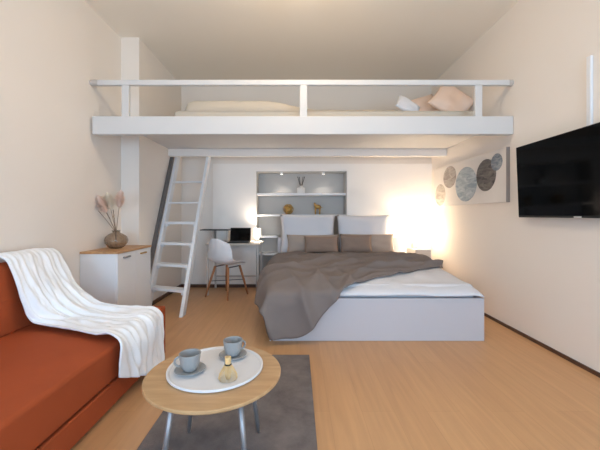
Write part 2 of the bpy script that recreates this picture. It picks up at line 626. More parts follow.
# ------------------------------------------------------------------ bed
bed = thing('double_bed', 'wide white double bed with a storage box base and headboard under the loft', 'bed', (0.73, 3.95, 0))
BX0, BX1, BY0, BY1 = -0.22, 1.71, 2.92, 4.98
obj('foot_board', B(BX0, BX1, BY0, BY0 + 0.03, 0.0, 0.39), M_bed, bed, bevel=0.004)
for x0 in (BX0, BX1 - 0.03):
    obj('side_board', B(x0, x0 + 0.03, BY0 + 0.03, BY1, 0.0, 0.39), M_bed, bed, bevel=0.004)
obj('headboard', B(-0.30, 1.62, BY1, BY1 + 0.06, 0.0, 0.80), M_bed, bed, bevel=0.008)
obj('mattress', B(BX0 + 0.035, BX1 - 0.035, BY0 + 0.08, BY1 - 0.005, 0.20, 0.50), M_sheet, bed, bevel=0.05, bseg=4)

DF = 2.925
XD = -0.22
ZT = ((2.90, 0.425), (2.95, 0.455), (3.05, 0.49), (3.26, 0.53), (3.6, 0.565), (3.84, 0.575), (5.2, 0.575))


def zt(x, y):
    y = max(ZT[0][0], min(5.1, y))
    for (a, za), (b, zb) in zip(ZT, ZT[1:]):
        if y <= b:
            z = za + (zb - za) * (y - a) / (b - a)
            break
    t = min(1, max(0, (x - 1.55) / 0.15))
    z -= (1 - math.sqrt(max(0, 1 - t * t))) * min(0.14, z - 0.405)
    z += 0.014 * math.exp(-((y - 3.15) / 0.3) ** 2) * noise.noise(Vector((x * 5.5, y * 5, 6.3)))
    z += 0.010 * noise.noise(Vector((x * 2.6, y * 2.6, 0.3))) + 0.006 * noise.noise(Vector((x * 7, y * 4, 1.3)))
    return z


def fold(a, b, off, flare, dm=1.0):
    """lay the flat cloth point (a, b) over the bed, hanging down past its left side and its foot"""
    ex, ey = max(0, XD - a), max(0, DF - b)
    x, y = max(a, XD), max(b, DF)
    z = zt(x, y)
    fs = flare * min(1, max(0.3, (b - 2.75) / 0.5))
    x -= off * min(1, ex / 0.05) + fs * (1 - math.exp(-ex / 0.12)) if ex > 0 else 0
    y -= (off + 0.012) * min(1, ey / 0.04) + 0.05 * (1 - math.exp(-ey / 0.15)) if ey > 0 else 0
    r = math.hypot(ex, ey)
    drop = r * dm if r > 0.08 else r * dm * (r / 0.08) ** 0.5
    z = max(off + 0.006, z - drop)
    return Vector((x, y, z + off))


# duvet
bm = bmesh.new()
P = []
NA, NB = 90, 90
for i in range(NB + 1):
    row = []
    for j in range(NA + 1):
        v = i / NB
        u = j / NA
        b = 4.78 - (4.78 - (DF - 0.035)) * v
        hang = 0.16 + 0.30 * max(0, (v - 0.78) / 0.22) ** 1.5
        a = XD - hang + (1.70 - XD + hang) * u
        p = fold(a, b, 0.0, 0.075)
        if v > 0.985 and p.z < 0.42 and a > XD:
            p.z = max(p.z, 0.400 + 0.018 * noise.noise(Vector((a * 5, 0, 0))))
        row.append(p)
    P.append(row)
P = displace(P, lambda v, u: 0.004 * noise.noise(Vector((u * 14, v * 9, 5))))
grid(bm, P)
single('duvet', bm, M_sheet, 'white duvet spread over the double bed with its foot end bare', 'duvet', (0.7, 3.8, 0.5),
       smooth=True, solid=0.012, soff=0.0)

# taupe blanket (flat cloth outline as four edge curves, Coons patch)
E_back = [(-0.52, 4.62), (0.6, 4.62), (1.50, 4.55)]
E_right = [(1.50, 4.55), (1.69, 4.1), (1.63, 3.58)]
E_front = [(-0.24, DF - 0.43), (0.06, DF - 0.43), (0.14, DF - 0.34), (0.25, DF - 0.19), (0.37, DF - 0.06), (0.50, 2.97),
           (0.74, 3.12), (1.05, 3.26), (1.63, 3.58)]
E_left = [(-0.52, 4.62), (-0.56, 3.8), (-0.54, 3.3), (-0.45, 2.98), (-0.34, DF - 0.22), (-0.24, DF - 0.43)]


def e2(E, t):
    p = smooth_poly([(a, b, 0) for a, b in E], t, 0.05)
    return p


NU, NV = 110, 110
P = []
c00, c10 = Vector((*E_back[0], 0)), Vector((*E_back[-1], 0))
c01, c11 = Vector((*E_front[0], 0)), Vector((*E_front[-1], 0))
for i in range(NV + 1):
    row = []
    v = i / NV
    for j in range(NU + 1):
        u = j / NU
        p = (1 - v) * e2(E_back, u) + v * e2(E_front, u) + (1 - u) * e2(E_left, v) + u * e2(E_right, v) \
            - ((1 - u) * (1 - v) * c00 + u * (1 - v) * c10 + (1 - u) * v * c01 + u * v * c11)
        row.append(fold(p.x, p.y, 0.022, 0.20, 0.95))
    P.append(row)


def blanket_fold(v, u):
    # ridges along the cloth: they sweep from the right end to the foot corner
    n = noise.noise(Vector((u * 2.2, v * 1.5, 7)))
    n2 = noise.noise(Vector((u * 4.2, v * 3.0, 17)))
    r1 = 1 - abs(math.sin(v * 13 + n * 3.2 + u * 2.2))
    r3 = 1 - abs(math.sin(v * 24 + n2 * 3.5 - u * 3))
    r2 = 1 - abs(math.sin(u * 20 + n * 2.5 + v))
    h = min(1, max(0, (v - 0.55) / 0.3)) * (1 - min(1, max(0, (u - 0.25) / 0.35)))
    top = (1 - 0.75 * h) * (0.45 + 0.55 * min(1, v * 2.5)) * (1 - 0.5 * max(0, (0.16 - u) / 0.16))
    d = (0.055 * r1 ** 2.2 + 0.026 * r3 ** 2) * top + 0.055 * r2 ** 1.6 * h
    return d + 0.006 * noise.noise(Vector((u * 11, v * 11, 3)))


P = displace(P, blanket_fold)
for row in P:
    for p in row:
        p.z = max(0.012, p.z)
bm = bmesh.new()
grid(bm, P)
single('blanket', bm, M_taupe, 'rumpled taupe blanket draped across the bed and down to the floor',
       'blanket', (0.4, 3.7, 0.58), smooth=True, solid=0.01, soff=0.0)

# pillows on the bed
ZP = 0.585
pillow('bed_pillow', 0.84, 0.60, 0.17, (0.165, 4.865, ZP - 0.03), -0.08, 0, M_sheet,
       'large white pillow standing against the left half of the headboard', 'pillow', 'large white bed pillows', seed=11)
pillow('bed_pillow', 0.80, 0.60, 0.17, (1.01, 4.865, ZP - 0.03), -0.08, 0, M_sheet,
       'large white pillow standing against the right half of the headboard', 'pillow', 'large white bed pillows', seed=12)
pillow('bed_pillow', 0.78, 0.28, 0.14, (0.235, 4.715, ZP), -0.22, 0.02, M_pil_l,
       'wide light taupe pillow leaning on the left white pillow', 'pillow', 'wide taupe pillows', seed=13)
pillow('bed_pillow', 0.80, 0.29, 0.14, (1.04, 4.715, ZP), -0.22, -0.02, M_pil_l,
       'wide light taupe pillow leaning on the right white pillow, next to the glowing lamp', 'pillow', 'wide taupe pillows', seed=14)
pillow('cushion', 0.50, 0.25, 0.12, (0.355, 4.565, ZP + 0.02), -0.3, 0.03, M_pil_d,
       'small brown cushion in front of the left taupe pillow', 'cushion', 'small brown cushions', seed=15)
pillow('cushion', 0.46, 0.27, 0.12, (0.85, 4.565, ZP + 0.02), -0.3, -0.03, M_pil_d,
       'small brown cushion in front of the right taupe pillow', 'cushion', 'small brown cushions', seed=16)

# ------------------------------------------------------------------ nightstand and bright lamp
ns = thing('nightstand', 'small pale nightstand right of the bed holding the glowing lamp', 'nightstand', (1.86, 4.85, 0))
obj('body', B(1.745, 1.975, 4.72, 5.06, 0.03, 0.63), M_night, ns, bevel=0.004)
obj('nightstand_top', B(1.735, 1.985, 4.71, 5.07, 0.63, 0.65), M_white, ns, bevel=0.003)
dr = obj('drawer', B(1.76, 1.96, 4.708, 4.72, 0.42, 0.61), M_night, ns, bevel=0.002)
bm = bmesh.new()
tube(bm, [(1.86, 4.708, 0.52), (1.86, 4.69, 0.52)], 0.012, 12)
obj('knob', bm, M_metal, dr)


def lamp(loc, r, hb, hs, mshade, mbase, label, rb, watt, col):
    t = thing('table_lamp', label, 'lamp', loc)
    bm = bmesh.new()
    box(bm, -rb, rb, -rb, rb, 0.0, hb)
    obj('lamp_base', bm, mbase, t, bevel=0.006, local=True)
    bm = bmesh.new()
    tube(bm, [(0, 0, hb), (0, 0, hb + 0.04 + hs * 0.3)], 0.008, 10)
    obj('lamp_stem', bm, M_metal, t, local=True)
    bm = bmesh.new()
    z0 = hb + 0.025
    lathe(bm, [(r, z0), (r * 0.9, z0 + hs), (r * 0.88, z0 + hs), (r * 0.98, z0), (r, z0)], 32)
    obj('lamp_shade', bm, mshade, t, smooth=True, local=True)
    ld = bpy.data.lights.new('bulb', 'POINT')
    ld.energy = watt
    ld.color = col
    ld.shadow_soft_size = 0.03
    lo = bpy.data.objects.new('bulb', ld)
    COL.objects.link(lo)
    lo.parent = t
    lo.location = (0, 0, z0 + hs * 0.6)
    return t


lamp((1.78, 4.86, 0.651), 0.12, 0.10, 0.24, M_shade, M_lampb,
     'brightly glowing table lamp with a small wooden base on the nightstand', 0.042, 13, (1.0, 0.82, 0.60))

# ------------------------------------------------------------------ alcove shelves and ornaments
SY0, SY1 = YB - 0.005, YB + 0.235
sx0, sx1 = AX0 + 0.014, AX1 - 0.014
tops = ((1.50, 0.035, sx0, sx1, 'upper full-width white shelf in the grey alcove, carrying the reed diffuser'),
        (1.158, 0.03, sx0, sx1, 'middle full-width white shelf in the grey alcove, carrying the gold ornaments'),
        (0.815, 0.03, sx0, -0.31, 'short white shelf beside the desk lamp, left of the bed'),
        (0.535, 0.03, sx0, -0.31, 'lowest short white shelf, below the desk top and left of the bed'))
for z, t, a, b, lab in tops:
    single('wall_shelf', B(a, b, SY0, SY1, z - t, z), M_white, lab, 'shelf', ((a + b) / 2, SY1, z - t), 'alcove shelves', bevel=0.003)
SYM = YB + 0.09
dif = thing('reed_diffuser', 'white reed diffuser bottle with black sticks on the upper shelf', 'diffuser', (0.065, SYM, 1.501))
bm = bmesh.new()
lathe(bm, [(0, 0), (0.058, 0), (0.062, 0.01), (0.062, 0.085), (0.05, 0.10), (0.024, 0.105), (0.022, 0.125), (0.014, 0.125), (0.014, 0.09), (0, 0.09)], 24)
obj('bottle', bm, M_ceramic, dif, smooth=True, bevel=0.0, local=True)
for dx, dy in ((-0.055, 0.0), (0.06, 0.0), (-0.03, 0.02), (0.035, -0.01)):
    bm = bmesh.new()
    tube(bm, [(dx * 0.1, 0, 0.095), (dx, dy, 0.275)], 0.0045, 6)
    obj('reed', bm, M_reed, dif, local=True)
# gold round ornament: a hollow ball of curved bands
ball = thing('ball_ornament', 'round gold ball ornament of open bands on the middle shelf', 'ornament', (-0.14, SYM, 1.159))
R = 0.085
bm = bmesh.new()
lathe(bm, [(0.0, R - R * 0.72), (R * 0.5, R - R * 0.5), (R * 0.7, R), (R * 0.5, R + R * 0.5), (0, R + R * 0.72)], 20)
obj('core', bm, M_gold, ball, smooth=True, local=True)
bm = bmesh.new()
for k in range(7):
    ax = Vector((math.sin(k * 2.4), math.cos(k * 1.7), math.sin(k * 1.1 + 0.5))).normalized()
    a = ax.orthogonal().normalized()
    b = ax.cross(a)
    pts = [Vector((0, 0, R)) + (a * math.cos(2 * PI * i / 28) + b * math.sin(2 * PI * i / 28)) * (R - 0.006) for i in range(29)]
    tube(bm, pts, 0.006, 6)
obj('bands', bm, M_gold, ball, smooth=True, local=True)
# small two-legged gold ornament
fig = thing('figure_ornament', 'small gold ornament standing on two legs, right on the middle shelf', 'ornament', (0.335, SYM, 1.159))
bm = bmesh.new()
tube(bm, [(-0.048, 0, 0.115), (-0.02, 0, 0.125), (0.02, 0, 0.125), (0.05, 0, 0.118)], [0.02, 0.034, 0.034, 0.022], 12)
tube(bm, [(-0.036, 0, 0.125), (-0.044, 0, 0.165), (-0.052, 0, 0.19)], [0.022, 0.016, 0.014], 10)
tube(bm, [(0.045, 0, 0.12), (0.085, 0, 0.105)], [0.008, 0.004], 8)
obj('body', bm, M_gold, fig, smooth=True, local=True)
for x in (-0.034, 0.034):
    bm = bmesh.new()
    tube(bm, [(x, 0, 0), (x, 0, 0.11)], [0.012, 0.015], 10)
    obj('leg', bm, M_gold, fig, smooth=True, local=True)
for i, x in enumerate((-0.25, 0.425)):
    t = thing('spotlight', ('left' if i == 0 else 'right') + ' small white spotlight under the top of the alcove', 'spotlight',
              (x, YB + 0.05, AZ - 0.012), 0, 'alcove spotlights')
    bm = bmesh.new()
    tube(bm, [(0, 0, -0.03), (0, 0, 0)], 0.022, 16)
    obj('housing', bm, M_white, t, local=True)
    bm = bmesh.new()
    tube(bm, [(0, 0, -0.034), (0, 0, -0.03)], 0.017, 16)
    obj('lens', bm, M_spot, t, local=True)

# ------------------------------------------------------------------ desk, raised shelf, laptop, lamp
DX0, DX1, DY0, DY1 = -1.31, -0.53, 4.56, 5.06
desk = thing('desk', 'small writing desk with thin metal legs against the back wall', 'desk', ((DX0 + DX1) / 2, 4.8, 0))
obj('desk_top', B(DX0, DX1, DY0, DY1, 0.718, 0.742), M_desk, desk, bevel=0.003)
for x, y in ((DX0 + 0.03, DY0 + 0.03), (DX1 - 0.03, DY0 + 0.03), (DX0 + 0.03, DY1 - 0.03), (DX1 - 0.03, DY1 - 0.03)):
    obj('leg', B(x - 0.013, x + 0.013, y - 0.013, y + 0.013, 0.0, 0.718), M_night, desk, bevel=0.002)
bm = B(DX0 + 0.043, DX1 - 0.043, DY1 - 0.04, DY1 - 0.02, 0.18, 0.2)
obj('crossbar', bm, M_night, desk)
sh = thing('desk_riser', 'thin dark raised shelf at the left end of the desk', 'shelf', (-1.2, 4.95, 0.743))
obj('riser_board', B(-1.47, -1.04, 4.84, 5.06, 0.915, 0.928), M_dmetal, sh, bevel=0.002)
for x in (-1.28, -1.06):
    obj('leg', B(x - 0.01, x + 0.01, 4.86, 5.04, 0.743, 0.915), M_night, sh)
lap = thing('laptop', 'open laptop with a black screen standing on the desk', 'laptop', (-0.855, 4.72, 0.743), 0.0)
obj('keyboard_base', B(-0.155, 0.155, -0.11, 0.10, 0.0, 0.014), M_laptop, lap, bevel=0.003, local=True)
obj('keyboard', B(-0.135, 0.135, -0.02, 0.08, 0.014, 0.0155), M_key, lap, local=True)
bm = bmesh.new()
beam_between(bm, (0, 0.105, 0.012), (0, 0.15, 0.212), (1, 0, 0), 0.31, 0.008)
lid = obj('screen_lid', bm, M_laptop, lap, bevel=0.002, local=True)
bm = bmesh.new()
beam_between(bm, (0, 0.1015, 0.022), (0, 0.1430, 0.206), (1, 0, 0), 0.29, 0.002)
obj('display', bm, M_screen, lid, local=True)
lamp((-0.615, 4.95, 0.743), 0.058, 0.05, 0.125, M_shade2, M_ceramic,
     'small white table lamp on the right back corner of the desk', 0.03, 12.0, (1.0, 0.86, 0.70))

# ------------------------------------------------------------------ chair
ang = math.atan2(0.87, 0.5)         # facing direction
chair = thing('shell_chair', 'white shell chair with splayed wooden legs turned at the desk', 'chair', (-1.0, 4.57, 0), ang)
# local: +x forward
prof = [(-0.245, 0.83), (-0.232, 0.74), (-0.212, 0.64), (-0.190, 0.55), (-0.150, 0.485), (-0.08, 0.455), (0.02, 0.443), (0.12, 0.45), (0.19, 0.458), (0.225, 0.445)]
hw = [0.155, 0.20, 0.222, 0.23, 0.232, 0.235, 0.232, 0.225, 0.212, 0.195]
P = []
NS = 36
for i in range(NS + 1):
    t = i / NS
    pc = smooth_poly([(a, b, w) for (a, b), w in zip(prof, hw)], t, 0.05)
    row = []
    up = min(1, max(0, (t - 0.25) / 0.3))     # 0 on the back, 1 on the seat
    fr = min(1, max(0, (t - 0.75) / 0.25))
    for j in range(25):
        s = -1 + 2 * j / 24
        e = abs(s) ** 2.2
        top = (1 - min(1, t / 0.10)) * abs(s) ** 3 * 0.07
        row.append(Vector((pc.x + (1 - up) * 0.075 * e - fr * 0.05 * e, s * pc.z, pc.y + up * (1 - fr * 0.8) * 0.06 * e - top)))
    P.append(row)
bm = bmesh.new()
grid(bm, P)
obj('seat_shell', bm, M_shell, chair, smooth=True, local=True, solid=0.010, soff=0.0, sub=1)
for sx in (-1, 1):
    for sy in (-1, 1):
        bm = bmesh.new()
        tube(bm, [(sx * 0.12 + 0.01, sy * 0.12, 0.425), (sx * 0.165 + 0.005, sy * 0.165, 0.22), (sx * 0.212, sy * 0.205, 0.0)], [0.017, 0.016, 0.011], 12)
        obj('leg', bm, M_leg, chair, smooth=True, local=True)
bm = bmesh.new()
for sgn in (-1, 1):
    tube(bm, [(-0.165, -0.165 * sgn, 0.22), (0.165, 0.165 * sgn, 0.22)], 0.005, 8)
    tube(bm, [(-0.12, 0.12 * sgn, 0.42), (0.12, 0.12 * sgn, 0.42)], 0.008, 8)
obj('brace', bm, M_dmetal, chair, smooth=True, local=True)

# ------------------------------------------------------------------ sideboard, vase, dried plumes
SBX0, SBX1, SBY0, SBY1, SBZ = -2.055, -1.70, 3.03, 3.72, 0.80
sb = thing('sideboard', 'white two-door sideboard with a light wood top beside the ladder', 'cabinet', (-1.86, 3.38, 0))
obj('body', B(SBX0, SBX1 - 0.018, SBY0, SBY1, 0.02, SBZ - 0.02), M_white, sb, bevel=0.003)
obj('wood_top', B(SBX0, SBX1 + 0.008, SBY0 - 0.008, SBY1 + 0.005, SBZ - 0.02, SBZ), M_oak2, sb, bevel=0.003)
ym = (SBY0 + SBY1) / 2
for i, (y0, y1) in enumerate(((SBY0 + 0.003, ym - 0.002), (ym + 0.002, SBY1 - 0.003))):
    d = obj('door', B(SBX1 - 0.018, SBX1, y0, y1, 0.06, SBZ - 0.024), M_white, sb, bevel=0.002)
    yc = (y0 + y1) / 2 - 0.02
    h = obj('handle', B(SBX1, SBX1 + 0.02, yc - 0.06, yc + 0.06, 0.726, 0.742), M_metal if i == 0 else M_gold, d, bevel=0.003)
    h['label'] = 'grey metal handle' if i == 0 else 'brass coloured handle'
obj('plinth', B(SBX0, SBX1 - 0.05, SBY0 + 0.02, SBY1 - 0.02, 0.0, 0.02), M_white, sb)

VX, VY = -1.905, 3.37
vz = SBZ + 0.001
bm = bmesh.new()
vp = [(0, 0), (0.055, 0.0), (0.085, 0.018), (0.112, 0.055), (0.118, 0.085), (0.104, 0.122), (0.07, 0.15), (0.036, 0.163), (0.034, 0.172), (0.044, 0.186),
      (0.039, 0.186), (0.029, 0.172), (0.031, 0.161), (0.065, 0.146), (0.098, 0.120), (0.112, 0.085), (0.106, 0.057), (0.08, 0.024), (0.05, 0.008), (0, 0.008)]
vp = [(r * 0.95, z) for r, z in vp]
lathe(bm, vp, 64, (VX, VY, vz), wob=lambda a, z: 1 + 0.035 * math.sin(9 * a + z * 34) * min(1, max(0, z / 0.03)) * (1 if z < 0.155 else 0))
single('glass_vase', bm, M_vase, 'round smoky swirled glass vase on the sideboard', 'vase', (VX, VY, vz), smooth=True)


def plume(px, py, yy, L, r, m, mname, label, seed):
    rnd = random.Random(seed)
    hx, hz = (px - 297) * yy / 320, CAMZ - (py - 215) * yy / 320      # plume centre
    base = Vector((VX, VY, vz + 0.015))
    neck = Vector((VX + (hx - VX) * 0.06, VY, vz + 0.18))
    top = Vector((hx, yy, hz))
    d = (top - neck).normalized()
    tip = top + d * L / 2
    start = top - d * L / 2
    t = thing('pampas_stem', label, 'dried stem', neck, 0, 'dried plumes in the vase')
    bm = bmesh.new()
    tube(bm, [base, neck, neck.lerp(start, 0.5) + Vector((0, 0, 0.006)), start, tip], [0.0028, 0.0028, 0.0025, 0.002, 0.001], 6)
    obj('stem', bm, M_stem, t, smooth=True)
    bm = bmesh.new()
    a0 = d.orthogonal().normalized()
    b0 = d.cross(a0)
    for k in range(750):
        s = rnd.random()
        ph = rnd.random() * 2 * PI
        rr = r * (math.sin(PI * min(1, 0.12 + s * 0.86)) ** 0.8)
        p = start + d * L * s * 0.85
        out = a0 * math.cos(ph) + b0 * math.sin(ph)
        q = p + out * rr * (0.4 + 0.6 * rnd.random()) + d * L * (0.12 + 0.1 * rnd.random()) - Vector((0, 0, 0.006 * rnd.random()))
        w = out.cross(d).normalized() * 0.0030
        mid = p.lerp(q, 0.6) + out * 0.004
        v = [bm.verts.new(x) for x in (p - w * 0.4, p + w * 0.4, mid + w, q, mid - w)]
        bm.faces.new(v)
    obj('plume', bm, m, t)
    return t


plume(91, 202, 3.30, 0.14, 0.085, M_pl_c, 'c', 'cream dried plume leaning furthest left out of the vase', 1)
plume(102, 204, 3.30, 0.20, 0.085, M_pl_p, 'p', 'pink dried plume second from the left in the vase', 2)
plume(109, 201, 3.38, 0.19, 0.075, M_pl_c, 'c', 'cream dried plume in the middle of the vase', 3)
plume(120, 199, 3.36, 0.19, 0.08, M_pl_p, 'p', 'pink dried plume leaning right out of the vase', 4)
for k, (px, py, lab) in enumerate(((107, 213, 'bare dark twig low on the left of the vase'),
                                   (113, 210, 'bare dark twig between the middle and right plumes'))):
    yy = 3.33
    tip = Vector(((px - 297) * yy / 320, yy, CAMZ - (py - 215) * yy / 320))
    bm = bmesh.new()
    neck = Vector((VX - 0.004 + 0.006 * k, VY - 0.008, vz + 0.18))
    tube(bm, [(VX, VY, vz + 0.015), neck, neck.lerp(tip, 0.6), tip], [0.003, 0.003, 0.003, 0.002], 6)
    for s in range(6):
        p = neck.lerp(tip, 0.55 + s * 0.08)
        tube(bm, [p, p + Vector((random.uniform(-0.012, 0.012), random.uniform(-0.01, 0.01), 0.016))], [0.003, 0.002], 5)
    single('dried_twig', bm, M_stem, lab, 'dried stem', (VX, VY, vz + 0.18), 'dried twigs in the vase', smooth=True)

# ------------------------------------------------------------------ sofa
sofa = thing('sofa_bed', 'terracotta orange sofa bed along the left wall with low square arms', 'sofa', (-1.55, 1.55, 0))
SY_0, SY_1 = 0.60, 2.50
obj('base_drawer', B(-2.0, -1.085, SY_0, SY_1, 0.02, 0.158), M_terra, sofa, bevel=0.012, bseg=3)
obj('seat_cushion', B(-1.93, -1.085, SY_0 + 0.003, SY_1 - 0.003, 0.168, 0.378), M_terra, sofa, bevel=0.022, bseg=4)
bm = bmesh.new()
for y in (SY_0 + 0.003, SY_1 - 0.003):
    pass
pr = [(-1.86, 0.375), (-1.87, 0.60), (-1.91, 0.79), (-1.94, 0.825), (-1.985, 0.835), (-2.02, 0.81), (-2.022, 0.375)]
P = [[Vector((x, y, z)) for x, z in pr] for y in (SY_0 + 0.003, 1.5, SY_1 - 0.003)]
vs = grid(bm, P)
for row in (vs[0], vs[-1]):
    bm.faces.new(row)
for i in range(2):
    bm.faces.new((vs[i][0], vs[i + 1][0], vs[i + 1][-1], vs[i][-1]))
obj('backrest', bm, M_terra, sofa, bevel=0.02, bseg=3)
for y0, y1 in ((SY_1, SY_1 + 0.115), (SY_0 - 0.115, SY_0)):
    obj('arm', B(-2.02, -1.072, y0, y1, 0.02, 0.41), M_terra, sofa, bevel=0.012, bseg=3)
for x in (-1.95, -1.16):
    for y in (SY_0 + 0.06, SY_1 - 0.06):
        obj('foot', B(x - 0.03, x + 0.03, y - 0.03, y + 0.03, 0.0, 0.02), M_black, sofa)

# white throw: three rails from the backrest top to the floor, interpolated
RL = [(-2.01, 2.06, 0.872), (-1.925, 2.10, 0.876), (-1.835, 2.09, 0.66), (-1.79, 2.13, 0.44), (-1.70, 2.13, 0.398), (-1.50, 2.06, 0.396), (-1.236, 1.955, 0.396),
      (-1.062, 1.86, 0.418), (-1.046, 1.855, 0.35), (-1.052, 1.872, 0.20)]
RM = [(-2.01, 2.34, 0.874), (-1.925, 2.34, 0.880), (-1.81, 2.33, 0.64), (-1.69, 2.32, 0.47), (-1.58, 2.31, 0.415), (-1.42, 2.28, 0.402), (-1.25, 2.23, 0.402),
      (-1.060, 2.18, 0.420), (-1.044, 2.18, 0.34), (-1.04, 2.19, 0.07)]
RR = [(-2.01, 2.57, 0.866), (-1.93, 2.57, 0.868), (-1.85, 2.565, 0.67), (-1.75, 2.555, 0.54), (-1.65, 2.54, 0.465), (-1.50, 2.49, 0.435), (-1.25, 2.465, 0.425),
      (-1.064, 2.43, 0.428), (-1.052, 2.42, 0.36), (-1.048, 2.42, 0.06)]
NU, NV = 90, 120
P = []
for i in range(NV + 1):
    v = i / NV
    a, m_, c = (smooth_poly(x, v, 0.035) for x in (RL, RM, RR))
    row = []
    for j in range(NU + 1):
        u = j / NU
        # quadratic through the three rails
        p = a * (2 * (u - 0.5) * (u - 1)) + m_ * (-4 * u * (u - 1)) + c * (2 * u * (u - 0.5))
        row.append(p)
    P.append(row)


def throw_fold(v, u):
    n = noise.noise(Vector((u * 2.5, v * 2.0, 11)))
    n2 = noise.noise(Vector((u * 3.5 + 9, v * 3.0, 4)))
    w = 0.5 + 0.5 * math.sin(u * 27 + n * 7 + v * 5)
    w2 = 0.5 + 0.5 * math.sin(u * 52 + n2 * 7 - v * 7)
    edge = min(1, v / 0.12)
    hang = min(1, max(0, (v - 0.70) / 0.2))
    mid = math.exp(-((v - 0.36) / 0.2) ** 2)
    return 0.012 + (0.003 + 0.024 * hang + 0.016 * mid) * w ** 1.5 * (0.4 + 0.6 * edge) + 0.011 * w2 ** 2 * (0.25 + 0.75 * edge) \
        + 0.010 * noise.noise(Vector((u * 7, v * 10, 2))) * (0.3 + 0.7 * edge) + 0.006 * noise.noise(Vector((u * 16, v * 22, 8)))


Pd = displace(P, throw_fold)
if Pd[int(NV * 0.5)][NU // 2].z < P[int(NV * 0.5)][NU // 2].z:
    Pd = displace(P, lambda v, u: -throw_fold(v, u))
bm = bmesh.new()
grid(bm, Pd)
single('throw', bm, M_throw, 'white knitted throw draped over the backrest, seat and front of the orange sofa', 'throw blanket', (-1.5, 2.25, 0.4),
       smooth=True, solid=0.010, soff=0.0)

# ------------------------------------------------------------------ rug
single('rug', B(-0.78, 0.10, 0.75, 2.61, 0.001, 0.012), M_rug, 'grey mottled rug under the round coffee table', 'rug', (-0.34, 1.7, 0.001), bevel=0.004)

# ------------------------------------------------------------------ coffee table
TX, TY, TZ, TR = -0.384, 1.496, 0.42, 0.308
tab = thing('coffee_table', 'round light oak coffee table with slim metal legs standing on the rug', 'table', (TX, TY, 0.012))
bm = bmesh.new()
lathe(bm, [(0, TZ - 0.022), (TR - 0.012, TZ - 0.022), (TR, TZ - 0.012), (TR, TZ - 0.003), (TR - 0.003, TZ), (0, TZ)], 72, (TX, TY, 0))
obj('table_top', bm, M_oak, tab)
bm = bmesh.new()
lathe(bm, [(0.185, TZ - 0.034), (0.205, TZ - 0.034), (0.205, TZ - 0.0225), (0.185, TZ - 0.0225), (0.185, TZ - 0.034)], 40, (TX, TY, 0))
obj('leg_ring', bm, M_metal, tab)
for dx, dy in ((-0.150, -0.150), (0.150, -0.150), (0.150, 0.150), (-0.150, 0.150)):
    bm = bmesh.new()
    tube(bm, [(TX + dx * 0.93, TY + dy * 0.93, TZ - 0.023), (TX + dx * 1.22, TY + dy * 1.22, 0.012)], [0.014, 0.0095], 14)
    obj('leg', bm, M_metal, tab, smooth=True)

RX, RY, RR_ = -0.385, 1.525, 0.222
rz = TZ + 0.001
bm = bmesh.new()
lathe(bm, [(0, 0), (RR_ - 0.006, 0), (RR_, 0.004), (RR_, 0.012), (RR_ - 0.003, 0.014), (RR_ - 0.010, 0.012), (RR_ - 0.014, 0.007), (0, 0.006)], 72, (RX, RY, rz))
single('serving_tray', bm, M_tray, 'round white tray on the oak coffee table', 'tray', (RX, RY, rz), smooth=False)
tz = rz + 0.0065


def saucer_bm():
    bm = bmesh.new()
    lathe(bm, [(0, 0), (0.038, 0), (0.042, 0.004), (0.066, 0.012), (0.070, 0.015), (0.066, 0.0155), (0.040, 0.008), (0, 0.007)], 40)
    return bm


def cup(loc, rz_, label, first=None):
    if first:
        t = copy_tree(first)
        t.location = loc
        t.rotation_euler = (0, 0, rz_)
        t['label'] = label
        return t
    t = thing('tea_cup', label, 'cup', loc, rz_, 'grey tea cups')
    bm = bmesh.new()
    pr = [(0, 0.0), (0.026, 0.0), (0.029, 0.004), (0.038, 0.016), (0.044, 0.035), (0.048, 0.072), (0.0495, 0.078), (0.0475, 0.079), (0.0455, 0.072),
          (0.0415, 0.036), (0.035, 0.019), (0.024, 0.007), (0, 0.006)]
    lathe(bm, pr, 40)
    obj('bowl', bm, M_cup, t, smooth=True, local=True)
    bm = bmesh.new()
    pts = []
    for k in range(13):
        a = -PI * 0.5 + PI * k / 12
        pts.append((0.0415 + 0.027 * math.cos(a), 0, 0.042 + 0.022 * math.sin(a)))
    tube(bm, pts, 0.0048, 10)
    obj('handle', bm, M_cup, t, smooth=True, local=True)
    return t


def at(px, py, z):
    y = (CAMZ - z) * 320 / (py - 215)
    return ((px - 297) * y / 320, y, z)


s1 = at(190, 371.5, tz)
s2 = at(233, 356.5, tz)
so = obj('saucer', saucer_bm(), M_cup, smooth=True)
so.location = s1
tag(so, 'grey saucer nearest the sofa on the white tray', 'saucer', 'grey saucers')
so2 = so.copy()
COL.objects.link(so2)
so2.location = s2
so2['label'] = 'grey saucer at the far right of the white tray'
c1 = cup((s1[0], s1[1], tz + 0.0078), math.radians(190), 'grey tea cup with its handle to the left, nearest the sofa')
c2 = cup((s2[0], s2[1], tz + 0.0078), math.radians(35), 'grey tea cup at the far right side of the tray', c1)

